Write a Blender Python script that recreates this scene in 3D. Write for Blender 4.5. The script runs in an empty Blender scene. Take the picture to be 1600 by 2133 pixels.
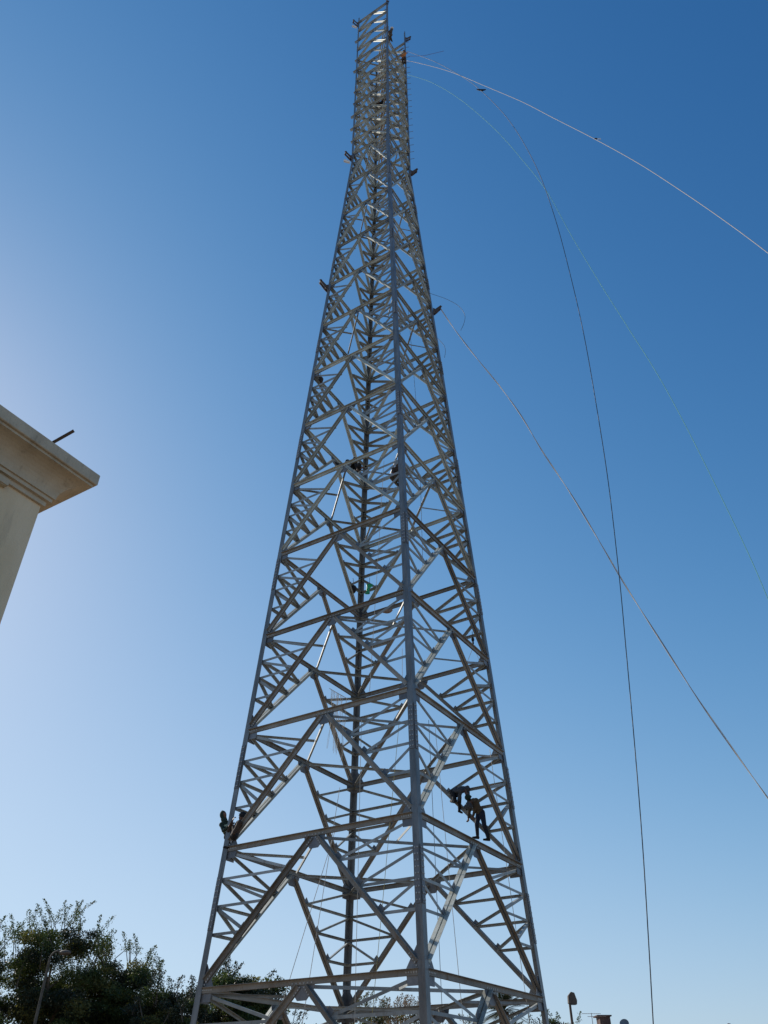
import bpy, bmesh, math, random
from mathutils import Vector, Matrix, Quaternion
V = Vector
SC = bpy.context.scene
COL = SC.collection
# ------------------------------------------------------------------ camera
EYE = V((0, -24.827, 1.6))
FPX, YAW, PITCH = 1618.23, math.radians(0.378), math.radians(37.706)
cd = bpy.data.cameras.new('camera'); cam = bpy.data.objects.new('camera', cd); COL.objects.link(cam)
cd.sensor_fit = 'HORIZONTAL'; cd.sensor_width = 36; cd.lens = 36*FPX/1600
cd.clip_start = 0.1; cd.clip_end = 6000
cam.location = EYE; cam.rotation_euler = (math.pi/2+PITCH, 0, -YAW)
SC.camera = cam
# ------------------------------------------------------------------ sky and sun
SUN_EL, SUN_AZ = math.radians(31), math.radians(-46)
w = bpy.data.worlds.new('World'); SC.world = w; w.use_nodes = True
nt = w.node_tree; bg = nt.nodes['Background']
sk = nt.nodes.new('ShaderNodeTexSky'); sk.sky_type = 'NISHITA'; sk.sun_disc = False
sk.sun_elevation = SUN_EL; sk.sun_rotation = SUN_AZ
sk.air_density = 1.0; sk.dust_density = 0.3; sk.ozone_density = 6.0
hs = nt.nodes.new('ShaderNodeHueSaturation'); hs.inputs['Saturation'].default_value = 0.8
nt.links.new(sk.outputs[0], hs.inputs['Color'])
sp = nt.nodes.new('ShaderNodeSeparateColor'); cb = nt.nodes.new('ShaderNodeCombineColor')
nt.links.new(hs.outputs[0], sp.inputs[0])
for i, (g, b, h, c) in enumerate(((2.451, 3.25, 6.85, 4.52), (1.69, 1.155, 4.95, 4.62), (1.426, .915, 4.12, 4.74))):
    m0 = nt.nodes.new('ShaderNodeMath'); m0.operation = 'MULTIPLY'; m0.inputs[1].default_value = 0.1
    m1 = nt.nodes.new('ShaderNodeMath'); m1.operation = 'POWER'; m1.inputs[1].default_value = g
    m2 = nt.nodes.new('ShaderNodeMath'); m2.operation = 'MULTIPLY'; m2.inputs[1].default_value = b
    m4 = nt.nodes.new('ShaderNodeMath'); m4.operation = 'MULTIPLY_ADD'; m4.inputs[1].default_value = h/(c*10); m4.inputs[2].default_value = 1/(c*10)
    m3 = nt.nodes.new('ShaderNodeMath'); m3.operation = 'DIVIDE'
    nt.links.new(sp.outputs[i], m0.inputs[0]); nt.links.new(m0.outputs[0], m1.inputs[0])
    nt.links.new(m1.outputs[0], m2.inputs[0]); nt.links.new(m2.outputs[0], m3.inputs[0]); nt.links.new(m2.outputs[0], m4.inputs[0]); nt.links.new(m4.outputs[0], m3.inputs[1])
    nt.links.new(m3.outputs[0], cb.inputs[i])
nt.links.new(cb.outputs[0], bg.inputs['Color']); bg.inputs['Strength'].default_value = 0.1
sd = bpy.data.lights.new('sun', 'SUN'); sd.energy = 5.0; sd.angle = math.radians(.53); sd.color = (1, .93, .82)
so = bpy.data.objects.new('sun', sd); COL.objects.link(so)
SDIR = V((math.sin(SUN_AZ)*math.cos(SUN_EL), math.cos(SUN_AZ)*math.cos(SUN_EL), math.sin(SUN_EL)))
so.rotation_euler = SDIR.to_track_quat('Z', 'Y').to_euler()
SC.view_settings.view_transform = 'Standard'; SC.view_settings.look = 'None'
SC.view_settings.exposure = 0; SC.view_settings.gamma = 1

# ------------------------------------------------------------------ helpers
CF = V((math.sin(YAW)*math.cos(PITCH), math.cos(YAW)*math.cos(PITCH), math.sin(PITCH)))
CR = V((math.cos(YAW), -math.sin(YAW), 0)); CU = CR.cross(CF)
def ray(x, y): return CF + CR*((x-800)/FPX) - CU*((y-1066.5)/FPX)
def at(x, y, Y):                     # point of the photograph at world depth Y
    d = ray(x, y); return EYE + d*((Y-EYE.y)/d.y)
def atd(x, y, dist):                 # point of the photograph at a horizontal distance
    d = ray(x, y); return EYE + d*(dist/math.hypot(d.x, d.y))

def tag(o, label=None, cat=None, group=None, kind=None):
    if label: o['label'] = label
    if cat: o['category'] = cat
    if group: o['group'] = group
    if kind: o['kind'] = kind
    return o
def empty(name, loc, label=None, cat=None, group=None, kind=None):
    o = bpy.data.objects.new(name, None); COL.objects.link(o); o.location = loc
    o.empty_display_size = .2
    return tag(o, label, cat, group, kind)
def link(name, me, mat=None, parent=None, smooth=False):
    o = bpy.data.objects.new(name, me); COL.objects.link(o)
    if mat: me.materials.append(mat)
    if parent:
        o.parent = parent
        o.matrix_parent_inverse = Matrix.Translation(-wloc(parent))
    if smooth:
        for p in me.polygons: p.use_smooth = True
    return o
def wloc(o):
    l = V(o.location)
    if o.parent is not None: l = V((0, 0, 0)) if o.type == 'MESH' else l + wloc(o.parent)
    return l

class MB:
    def __init__(s): s.v = []; s.f = []; s.hi = []
    def add(s, vs, fs):
        n = len(s.v); s.v += [tuple(v) for v in vs]; s.f += [tuple(i+n for i in f) for f in fs]
    def box(s, c, ax, ay, az, hx, hy, hz):
        vs = [c+ax*(hx*i)+ay*(hy*j)+az*(hz*k) for i in (-1, 1) for j in (-1, 1) for k in (-1, 1)]
        s.add(vs, [(0, 1, 3, 2), (4, 6, 7, 5), (0, 4, 5, 1), (2, 3, 7, 6), (0, 2, 6, 4), (1, 5, 7, 3)])
    def angle(s, A, B, u, v, a, t, b=None):
        """steel angle from A to B, heel on the line, flanges along u (width a) and v (width b)"""
        b = b or a
        d = (B-A).normalized(); u = (u-d*u.dot(d)).normalized(); v = (v-d*v.dot(d)); v = (v-u*v.dot(u)).normalized()
        pr = [(0, 0), (a, 0), (a, t), (t, t), (t, b), (0, b)]
        vs = [P+u*x+v*y for P in (A, B) for x, y in pr]
        fs = [(i, (i+1) % 6, (i+1) % 6+6, i+6) for i in range(6)]
        fs += [(3, 2, 1, 0), (5, 4, 3, 0), (6, 7, 8, 9), (6, 9, 10, 11)]
        if u.cross(v).dot(d) < 0: fs = [tuple(reversed(f)) for f in fs]
        s.add(vs, fs)
    def plate(s, pts, n, t):
        k = len(pts); vs = [p for p in pts]+[p+n*t for p in pts]
        fs = [tuple(range(k-1, -1, -1)), tuple(range(k, 2*k))]+[(i, (i+1) % k, (i+1) % k+k, i+k) for i in range(k)]
        s.add(vs, fs)
    def tube(s, pts, rs, n=6, cap=True):
        if not hasattr(rs, '__len__'): rs = [rs]*len(pts)
        d0 = (pts[1]-pts[0]).normalized(); ref = V((0, 0, 1)) if abs(d0.z) < .9 else V((1, 0, 0))
        u = d0.cross(ref).normalized(); base = len(s.v); vs = []
        for i, p in enumerate(pts):
            d = (pts[min(i+1, len(pts)-1)]-pts[max(i-1, 0)]).normalized()
            u = (u-d*u.dot(d)).normalized(); q = d.cross(u)
            vs += [p+(u*math.cos(2*math.pi*k/n)+q*math.sin(2*math.pi*k/n))*rs[i] for k in range(n)]
        fs = [(i*n+k, i*n+(k+1) % n, (i+1)*n+(k+1) % n, (i+1)*n+k) for i in range(len(pts)-1) for k in range(n)]
        if cap: fs += [tuple(range(n-1, -1, -1)), tuple(range((len(pts)-1)*n, len(pts)*n))]
        s.add(vs, fs)
    def ball(s, c, r, nu=10, nv=7, ax=None, sc=(1, 1, 1)):
        X, Y, Z = ax or (V((1, 0, 0)), V((0, 1, 0)), V((0, 0, 1)))
        vs = [c+Z*(r*sc[2])]
        for j in range(1, nv):
            t = math.pi*j/nv
            for i in range(nu):
                p = 2*math.pi*i/nu
                vs.append(c+X*(r*sc[0]*math.sin(t)*math.cos(p))+Y*(r*sc[1]*math.sin(t)*math.sin(p))+Z*(r*sc[2]*math.cos(t)))
        vs.append(c-Z*(r*sc[2])); L = len(vs)-1
        fs = [(0, 1+i, 1+(i+1) % nu) for i in range(nu)]
        for j in range(nv-2):
            a = 1+j*nu
            fs += [(a+i, a+nu+i, a+nu+(i+1) % nu, a+(i+1) % nu) for i in range(nu)]
        a = 1+(nv-2)*nu
        fs += [(a+i, L, a+(i+1) % nu) for i in range(nu)]
        s.add(vs, fs)
    def mesh(s, name):
        me = bpy.data.meshes.new(name); me.from_pydata(s.v, [], s.f); me.update(); return me
    def build(s, name, mat, parent=None, smooth=False):
        me = s.mesh(name); o = link(name, me, mat, parent, smooth)
        if s.hi:
            me.materials.append(M['bolt'])
            for i in s.hi: me.polygons[i].material_index = 1
        return o

def bolt(mb, c, n, r=.014, h=.016):
    r *= 1.35
    u = n.orthogonal().normalized(); q = n.cross(u)
    vs = [c+(u*math.cos(math.pi*k/3)+q*math.sin(math.pi*k/3))*r for k in range(6)]
    k0 = len(mb.f); mb.plate(vs, n, h); mb.hi += range(k0, len(mb.f))

# ------------------------------------------------------------------ materials
def mat(name, col, rough=.7, metal=0., amp=.15, scale=4., bump=0., bscale=30., col2=None, stretch=None, objvar=0., trans=0., spec=.5, dirt=None):
    m = bpy.data.materials.new(name); m.use_nodes = True; t = m.node_tree; b = t.nodes['Principled BSDF']
    b.inputs['Roughness'].default_value = rough; b.inputs['Metallic'].default_value = metal; b.inputs['Specular IOR Level'].default_value = spec
    tc = t.nodes.new('ShaderNodeTexCoord'); mp = t.nodes.new('ShaderNodeMapping')
    if stretch: mp.inputs['Scale'].default_value = stretch
    t.links.new(tc.outputs['Object'], mp.inputs[0])
    n = t.nodes.new('ShaderNodeTexNoise'); n.inputs['Scale'].default_value = scale; n.inputs['Detail'].default_value = 6
    n.inputs['Roughness'].default_value = .65
    t.links.new(mp.outputs[0], n.inputs[0])
    r = t.nodes.new('ShaderNodeValToRGB'); r.color_ramp.elements[0].position = .32; r.color_ramp.elements[1].position = .68
    c2 = col2 or tuple(min(1, c*(1+amp)) for c in col); c1 = col if col2 else tuple(c*(1-amp) for c in col)
    r.color_ramp.elements[0].color = (*c1, 1); r.color_ramp.elements[1].color = (*c2, 1)
    t.links.new(n.outputs[0], r.inputs[0]); out = r.outputs[0]
    if dirt:
        n3 = t.nodes.new('ShaderNodeTexNoise'); n3.inputs['Scale'].default_value = dirt[0]; n3.inputs['Detail'].default_value = 8; n3.inputs['Roughness'].default_value = .75
        m3 = t.nodes.new('ShaderNodeMapping'); m3.inputs['Scale'].default_value = dirt[3]; t.links.new(tc.outputs['Object'], m3.inputs[0]); t.links.new(m3.outputs[0], n3.inputs[0])
        r3 = t.nodes.new('ShaderNodeValToRGB'); r3.color_ramp.elements[0].position = .54; r3.color_ramp.elements[1].position = .66
        r3.color_ramp.elements[0].color = (0, 0, 0, 1); r3.color_ramp.elements[1].color = (dirt[2],)*3+(1,)
        t.links.new(n3.outputs[0], r3.inputs[0]); x3 = t.nodes.new('ShaderNodeMixRGB'); x3.inputs[2].default_value = (*dirt[1], 1)
        t.links.new(r3.outputs[0], x3.inputs[0]); t.links.new(out, x3.inputs[1]); out = x3.outputs[0]
    if objvar:
        oi = t.nodes.new('ShaderNodeObjectInfo'); mr = t.nodes.new('ShaderNodeMapRange')
        mr.inputs[3].default_value = 1-objvar; mr.inputs[4].default_value = 1+objvar
        t.links.new(oi.outputs['Random'], mr.inputs[0])
        h = t.nodes.new('ShaderNodeHueSaturation'); t.links.new(out, h.inputs['Color']); t.links.new(mr.outputs[0], h.inputs['Value']); out = h.outputs[0]
    t.links.new(out, b.inputs['Base Color'])
    if bump:
        n2 = t.nodes.new('ShaderNodeTexNoise'); n2.inputs['Scale'].default_value = bscale; n2.inputs['Detail'].default_value = 4
        t.links.new(tc.outputs['Object'], n2.inputs[0]); bp = t.nodes.new('ShaderNodeBump'); bp.inputs['Strength'].default_value = bump
        bp.inputs['Distance'].default_value = .02; t.links.new(n2.outputs[0], bp.inputs['Height']); t.links.new(bp.outputs[0], b.inputs['Normal'])
    if trans:
        tr = t.nodes.new('ShaderNodeBsdfTranslucent'); mx = t.nodes.new('ShaderNodeMixShader'); mx.inputs[0].default_value = trans
        t.links.new(out, tr.inputs[0]); o = t.nodes['Material Output']
        t.links.new(b.outputs[0], mx.inputs[1]); t.links.new(tr.outputs[0], mx.inputs[2]); t.links.new(mx.outputs[0], o.inputs[0])
    return m
M = {
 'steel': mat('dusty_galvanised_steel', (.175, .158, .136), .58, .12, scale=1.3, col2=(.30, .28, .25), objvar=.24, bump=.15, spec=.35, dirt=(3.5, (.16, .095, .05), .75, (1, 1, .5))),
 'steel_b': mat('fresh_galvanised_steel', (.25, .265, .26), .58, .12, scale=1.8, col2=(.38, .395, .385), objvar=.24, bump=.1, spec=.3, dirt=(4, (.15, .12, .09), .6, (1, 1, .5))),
 'steel_u': mat('clean_sunlit_galvanised_steel', (.31, .325, .29), .55, .12, scale=1.8, col2=(.50, .515, .47), objvar=.28, bump=.1, spec=.35, dirt=(3.5, (.17, .12, .07), .6, (1, 1, .5))),  # cleaner upper steel; also the paler tone painted on the sunlit braces
 'steel_leg': mat('leg_galvanised_steel', (.10, .10, .10), .40, .2, scale=2.0, col2=(.23, .23, .23), objvar=.1, bump=.15, stretch=(3, 3, .5)),
 'plate': mat('gusset_steel', (.125, .125, .135), .5, .2, scale=2.4, col2=(.22, .22, .225), objvar=.22, bump=.12),
 'bolt': mat('zinc_bolt', (.42, .42, .41), .45, .2, amp=.2, scale=30),
 'rust': mat('rusty_steel', (.30, .13, .045), .85, 0, scale=5, col2=(.50, .27, .11), bump=.4),
 'concrete': mat('footing_concrete', (.36, .34, .31), .9, 0, scale=3, col2=(.46, .44, .40), bump=.5),
 'stucco': mat('cream_stucco', (.70, .54, .34), .9, 0, scale=1.3, col2=(.82, .65, .44), bump=.35, bscale=40, stretch=(1, 1, .35), dirt=(1.6, (.40, .32, .22), .35, (2.2, 2.2, .35))),
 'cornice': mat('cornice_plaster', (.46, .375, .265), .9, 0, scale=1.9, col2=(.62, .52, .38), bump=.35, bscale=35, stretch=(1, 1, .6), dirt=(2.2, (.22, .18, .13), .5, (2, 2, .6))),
 'sand': mat('packed_sand', (.19, .135, .085), .95, 0, scale=.5, col2=(.28, .205, .135), bump=.6, bscale=3),
 'skin': mat('skin', (.16, .075, .045), .55, 0, amp=.1),
 'black': mat('black_cloth', (.012, .012, .014), .85, 0, amp=.3, scale=20),
 'navy': mat('navy_cloth', (.012, .016, .035), .85, 0, amp=.3, scale=20),
 'darkgreen': mat('dark_green_cloth', (.012, .028, .018), .85, 0, amp=.3, scale=20),
 'tan': mat('tan_cloth', (.085, .065, .045), .9, 0, amp=.25, scale=14),
 'grey': mat('grey_cloth', (.055, .06, .07), .85, 0, amp=.2, scale=14),
 'brown': mat('brown_cloth', (.06, .035, .022), .85, 0, amp=.3, scale=14),
 'orange': mat('orange_cloth', (.55, .20, .05), .8, 0, amp=.2, scale=14),
 'red': mat('red_cloth', (.5, .02, .02), .8, 0, amp=.2),
 'reflect': mat('reflective_tape', (.55, .60, .40), .4, 0, amp=.1),
 'white': mat('white_plastic', (.75, .76, .78), .5, 0, amp=.05),
 'green': mat('green_plastic', (.04, .42, .20), .5, 0, amp=.15, scale=6, trans=.3),
 'rope_w': mat('pale_rope', (.62, .55, .47), .8, 0, amp=.1, scale=30),
 'rope_d': mat('dark_cable', (.055, .05, .05), .6, 0, amp=.1, scale=30),
 'rope_g': mat('green_rope', (.12, .42, .28), .7, 0, amp=.1, scale=30),
 'rope_y': mat('yellow_rope', (.50, .42, .16), .8, 0, amp=.1, scale=30),
 'bark': mat('bark', (.075, .055, .04), .95, 0, scale=5, col2=(.14, .11, .08), bump=.6),
 'leaf': mat('leaf_green', (.036, .058, .013), .6, 0, scale=.9, col2=(.095, .125, .028), trans=.35),
 'leaf_warm': mat('leaf_warm', (.09, .10, .025), .6, 0, scale=.8, col2=(.20, .18, .05), trans=.42),
 'leaf_dk': mat('leaf_dark', (.018, .028, .012), .6, 0, scale=.9, col2=(.045, .052, .022), trans=.2),
 'leaf_ol': mat('leaf_olive', (.075, .085, .025), .6, 0, scale=.8, col2=(.16, .14, .05), trans=.35),
 'leaf_dry': mat('leaf_dry', (.16, .10, .05), .7, 0, scale=1.2, col2=(.28, .19, .10), trans=.3),
 'wood': mat('grey_wood', (.10, .09, .075), .9, 0, scale=6, amp=.3, bump=.4),
 'brick': mat('reddish_render', (.10, .06, .05), .9, 0, scale=3, amp=.3, bump=.4),
 'pinkwall': mat('pale_wall', (.33, .27, .23), .9, 0, scale=2, amp=.15, bump=.3),
 'glass': mat('dark_glass', (.02, .025, .03), .12, 0, amp=.1),
 'lampcase': mat('weathered_lamp_case', (.10, .075, .06), .7, 0, amp=.3, scale=8),
}
# ------------------------------------------------------------------ ground
def ground():
    g = MB(); rnd = random.Random(3)
    R = [0, 8, 16, 30, 50, 90, 160, 300, 700, 3000]; n = 48; vs = [V((0, 0, 0))]
    for r in R[1:]:
        for k in range(n):
            a = 2*math.pi*k/n; h = 0 if r < 45 else rnd.uniform(-.1, .1)
            vs.append(V((r*math.cos(a), r*math.sin(a), h)))
    fs = [(0, 1+k, 1+(k+1) % n) for k in range(n)]
    for i in range(len(R)-2):
        a = 1+i*n; fs += [(a+k, a+n+k, a+n+(k+1) % n, a+(k+1) % n) for k in range(n)]
    g.add(vs, fs); tag(g.build('ground', M['sand']), kind='structure')
ground()

# ------------------------------------------------------------------ tower
A0 = 0.2179; CA, SA = math.cos(A0), math.sin(A0)
DIRS = {'N': V((0, -1, 0)), 'R': V((1, 0, 0)), 'F': V((0, 1, 0)), 'L': V((-1, 0, 0))}
DIRS = {k: V((CA*v.x-SA*v.y, SA*v.x+CA*v.y, 0)) for k, v in DIRS.items()}
ZL = [-1.75, 5.029, 12.034, 19.113, 25.957, 32.912, 39.612, 46.362, 53.055, 59.826, 66.460, 73.149, 79.657, 86.426, 93.348]
ZT = [93.348 + (133.55-93.348)/12*j for j in range(13)]
def zw(z): return 1.6+.5*z
def hw(z): return .5*max(10-.06919*z, 3.66)
def C(k, z, off=0.): return DIRS[k]*(hw(z)+off)+V((0, 0, zw(z)))
FACES = [('L', 'N'), ('N', 'R'), ('L', 'F'), ('R', 'F')]
def fnorm(a, b): return (DIRS[a]+DIRS[b]).normalized()
tower = empty('lattice_tower', V((0, 0, 0)), 'tall galvanised steel lattice tower under construction, four legs narrowing to a slim square top', 'tower')
LIM = {}; rest = {}; rest_mat = {}
def part(name, mb, m, size=1.):
    """the hundred largest of a kind are parts of their own, later ones go into one"""
    if LIM.get(name, 0) < 99:
        LIM[name] = LIM.get(name, 0)+1; return mb.build(name, m, tower)
    r = rest.setdefault(name, MB()); rest_mat[name] = m; r.add([V(v) for v in mb.v], mb.f)
OFF = .045                             # leg heel outside the working line
def sz(z): return max(.74, 1.0-.0034*max(z, 0))
# legs
LTOP = {'N': 135.6, 'L': 135.2, 'R': 134.4, 'F': 127.5}
for k in 'NLRF':
    nb = {'N': 'RL', 'L': 'NF', 'R': 'NF', 'F': 'LR'}[k]
    lg = MB(); cuts = [-3.2, 12, 26, 40, 53, 66.5, 80, 93.0, 106.5, 120, LTOP[k]]
    for i in range(len(cuts)-1):
        z0, z1 = cuts[i], cuts[i+1]; a = (.19, .19, .19, .185, .18, .17, .16, .135, .12, .11)[i]
        zz = [z0, z1] if not (z0 < 92 < z1) else [z0, 91.6, z1]
        for p, q in zip(zz[:-1], zz[1:]):
            P, Q = C(k, p, OFF), C(k, q, OFF); mid = C(k, (p+q)/2)
            u = (C(nb[0], (p+q)/2)-mid); v = (C(nb[1], (p+q)/2)-mid)
            lg.angle(P, Q, u, v, a, .022 if i < 5 else .015)
    lo = lg.build('leg', M['steel_leg'], tower)
    # bolted splices
    for z in (9.2, 16.9, 31.2, 44, 57, 70, 84, 98, 111, 124):
        if z > LTOP[k]-2: continue
        a = .175-.0004*z; h = 1.35 if z < 50 else .9; s = MB()
        for b in nb:
            P = C(k, z-h, OFF+.004); Q = C(k, z+h, OFF+.004); m_ = C(k, z); e = (C(b, z)-m_).normalized()
            d = (Q-P).normalized(); n = -fnorm(k, b) * -1
            base = [P+e*.012, P+e*(a-.015), Q+e*(a-.015), Q+e*.012]
            s.plate([p+n*.003 for p in base], n, .014)
            rows = 9 if z < 50 else 6
            for i in range(rows):
                t = (i+.5)/rows
                for c in (.3, .72):
                    bolt(s, P.lerp(Q, t)+e*(a*c)+n*.017, n, .015, .018)
        s.build('splice_plate', M['plate'], lo)
def fp(a, b, t, z, dep=0.):            # point on a face: fraction t from leg a to b, height z, depth inward
    return C(a, z).lerp(C(b, z), t) - fnorm(a, b)*dep
def gusset_leg(a, b, z, s, big=1.):
    e = (C(b, z)-C(a, z)).normalized(); up = (C(a, z+1)-C(a, z)).normalized(); n = fnorm(a, b)
    c = C(a, z)-n*.012; wd = .50*s*big; h1 = .62*s*big; h2 = .27*s*big
    g = MB(); pts = [c-up*h2, c+e*wd*.95-up*h2, c+e*wd+up*h1*.12, c+e*wd*.30+up*h1, c+up*h1]
    g.plate(pts, -n, .014)
    for i in range(5):
        bolt(g, c+e*(.20*s+.07*s*i)+n*.022, n, .013*s+.003, .016)
        bolt(g, c+e*(.2*s+.045*i*s)+up*(.13*s+.065*i*s)+n*.018, n, .012*s+.003, .014)
    part('gusset_plate', g, M['plate'])
def gusset_mid(a, b, z, s):
    e = (C(b, z)-C(a, z)).normalized(); up = V((0, 0, 1)); n = fnorm(a, b)
    up = (C(a, z+1).lerp(C(b, z+1), .5)-C(a, z).lerp(C(b, z), .5)).normalized()
    c = fp(a, b, .5, z, .012); wd = .40*s; g = MB()
    g.plate([c-e*wd+up*.06*s, c-e*wd*.85-up*.18*s, c-e*wd*.35-up*.40*s, c+e*wd*.35-up*.40*s, c+e*wd*.85-up*.18*s, c+e*wd+up*.06*s], -n, .014)
    for i in range(6):
        bolt(g, c+e*(wd*(-.75+.3*i))-up*.03+n*.024, n, .013*s+.003, .016)
    for sg in (-1, 1):
        for i in range(4):
            bolt(g, c+e*sg*(.07+.05*i)*s-up*(.12+.055*i)*s+n*.024, n, .012*s+.003, .014)
    part('gusset_plate', g, M['plate'])
def main_member(name, P, Q, a, b, s, up_in, m, dbl=True, wout=None):
    """double angle, one each side of the gusset plane; the outstanding flanges on the up_in side"""
    n = fnorm(a, b); mb = MB(); wd = .136*s; wo = (wout or .085)*s; t = .011
    d = (Q-P).normalized(); u = (up_in-d*up_in.dot(d)).normalized()
    ce = u*(wd/2)
    mb.angle(P+ce+n*.006, Q+ce+n*.006, -u, n, wd, t, wo)
    if dbl: mb.angle(P+ce-n*.032, Q+ce-n*.032, -u, -n, wd, t, wo)
    return part(name, mb, m)
TS = [(.215, .417, .616)]+[(.252, .434, .655)]*20
PLANS = {}
def panel(i, zb, zt, ts):
    """one storey: inverted V braces on each face with their secondary braces"""
    s = sz(zt)
    for (a, b) in FACES:
        n = fnorm(a, b)
        for (p, q) in ((a, b), (b, a)):
            top = fp(p, q, .5, zt); foot = C(p, zb)
            e = (C(q, zb)-C(p, zb)).normalized(); d = (top-foot).normalized()
            A_ = foot+d*.30*s; B_ = top-d*.16*s
            upn = (V((0, 0, 1))-e)                       # side of the brace that faces up and back to the leg
            side = upn
            if (p, q) == ('N', 'L') and zb > 30: side = -upn
            if (p, q) in (('R', 'N'), ('F', 'L'), ('F', 'R')): side = -upn
            main_member('diagonal_brace', A_, B_, a, b, s, side, M['steel' if zt < 38 and (p, q) not in (('N', 'R'), ('L', 'F')) else 'steel_u'], wout=.12 if (p, q) in (('N', 'R'), ('L', 'F')) else None)  # near-right and left-far braces: paler steel at every storey paints in extra sunlight
            # secondary braces
            P = [C(p, zt)]+[C(p, zt+(zb-zt)*t) for t in ts]
            D = [None]
            for t in ts:
                z = zt+(zb-zt)*t
                # where the brace crosses that height
                f = (z-zb)/(zt-zb); D.append(foot.lerp(top, f))
            wsec = .074+.022*min(1, max(0, (zt-12)/30))
            for j in range(1, len(ts)+1):
                for (X, Y, h) in ((P[j], D[j], 1), (P[j-1], D[j], 0)):
                    dd = (Y-X); ln = dd.length; dd.normalize()
                    if ln < .25: continue
                    mb = MB(); X2 = X+dd*.035-n*.046; Y2 = Y-dd*.03-n*.046
                    mb.angle(X2, Y2, V((0, 0, -1)), -n, wsec, .007)
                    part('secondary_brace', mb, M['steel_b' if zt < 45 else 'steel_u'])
                g = MB(); c = D[j]-n*.034; q2 = .15*s
                nn = d.cross(n).normalized()
                if nn.dot(P[j]-D[j]) < 0: nn = -nn
                g.plate([c-d*q2*.62, c-d*q2*.62+nn*q2*1.25, c+d*q2*.62+nn*q2*1.25, c+d*q2*.62], -n, .010)
                part('small_gusset_plate', g, M['plate'])
def level(i, z, plan=True):
    s = sz(z)
    for (a, b) in FACES:
        P, Q = C(a, z), C(b, z); e = (Q-P).normalized()
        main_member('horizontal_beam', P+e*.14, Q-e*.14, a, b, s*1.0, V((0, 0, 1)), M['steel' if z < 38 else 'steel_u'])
        gusset_leg(a, b, z, s); gusset_leg(b, a, z, s); gusset_mid(a, b, z, s)
    if not plan: return
    # plan bracing: diamond between the middles, struts from the corners
    mids = {(a, b): fp(a, b, .5, z, .08) for (a, b) in FACES}
    ring = [('L', 'N'), ('N', 'R'), ('R', 'F'), ('L', 'F')]
    for k in range(4):
        P, Q = mids[ring[k]]-V((0, 0, .05)), mids[ring[(k+1) % 4]]-V((0, 0, .05)); d = (Q-P).normalized()
        mb = MB(); inn = -(P+Q); inn.z = 0
        mb.angle(P+d*.12, Q-d*.12, V((0, 0, -1)), inn, .085*max(.6, s), .008)
        part('plan_brace', mb, M['steel_b'])
        cor = (set(ring[k]) & set(ring[(k+1) % 4])).pop()
        X = C(cor, z)-V((0, 0, .05)); m_ = (P+Q)/2; dd = (m_-X).normalized()
        mb = MB(); mb.angle(X+dd*.25, m_-dd*.02, V((0, 0, -1)), dd.cross(V((0, 0, 1))), .07*max(.6, s), .007)
        part('plan_brace', mb, M['steel_b'])
for i, z in enumerate(ZL[:-1]): level(i, z, i in (0, 1, 2, 3, 4, 6, 9, 12))
level(14, ZL[-1])
for i in range(1, len(ZL)):
    panel(i, ZL[i-1], ZL[i], TS[0] if i <= 2 else TS[1])
# slim square top: closely set storeys, faces finished to different heights
FTOP = {('L', 'N'): 12, ('N', 'R'): 8, ('L', 'F'): 8, ('R', 'F'): 11}
rt = random.Random(9)
for j in range(1, 13):
    z, z0 = ZT[j], ZT[j-1]; s = .80
    for (a, b) in FACES:
        if j > FTOP[(a, b)]: continue
        n = fnorm(a, b); P, Q = C(a, z), C(b, z); e = (Q-P).normalized()
        ext = .0
        if (a, b) == ('L', 'N'): ext = rt.choice((.0, .18, .32, .22))
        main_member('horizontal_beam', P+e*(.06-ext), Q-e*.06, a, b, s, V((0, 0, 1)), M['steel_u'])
        for (p, q) in ((a, b), (b, a)):
            top = fp(p, q, .5, z); foot = C(p, z0); d = (top-foot).normalized(); ee = (C(q, z)-C(p, z)).normalized()
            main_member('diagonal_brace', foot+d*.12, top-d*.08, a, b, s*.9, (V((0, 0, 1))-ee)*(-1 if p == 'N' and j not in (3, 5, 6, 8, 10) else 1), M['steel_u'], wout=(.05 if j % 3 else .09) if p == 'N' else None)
            zm = (z+z0)/2; X = C(p, zm)+ee*.1; Y = foot.lerp(top, .5)
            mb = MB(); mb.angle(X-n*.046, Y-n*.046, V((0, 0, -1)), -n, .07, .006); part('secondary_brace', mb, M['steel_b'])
        gusset_mid(a, b, z, .7); gusset_leg(a, b, z, .5); gusset_leg(b, a, z, .5)
    if j <= 11:
        for (p, q) in (('L', 'R'), ('N', 'F')):
            if j > 8 and p == 'L': continue
            mb = MB(); X, Y = C(p, z)-V((0, 0, .06)), C(q, z)-V((0, 0, .06 if p == 'L' else .1)); d = (Y-X).normalized()
            if j > 8: Y = X.lerp(Y, 1)
            mb.angle(X+d*.15, Y-d*.15, V((0, 0, -1)), d.cross(V((0, 0, 1))), .08, .007); part('plan_brace', mb, M['steel_b'])
# step bolts up the right-hand and left-hand legs of the top
for k in range(22):
    z = 95.5+k*1.75; mb = MB(); c = C('R', z, OFF); d = DIRS['R']*.8+V((.3, -.3, .12)); d.normalize()
    mb.tube([c-d*.02, c+d*.24], .014, 6); mb.ball(c+d*.24, .024, 6, 4)
    mb.build('step_bolt', M['plate'], tower)
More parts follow.
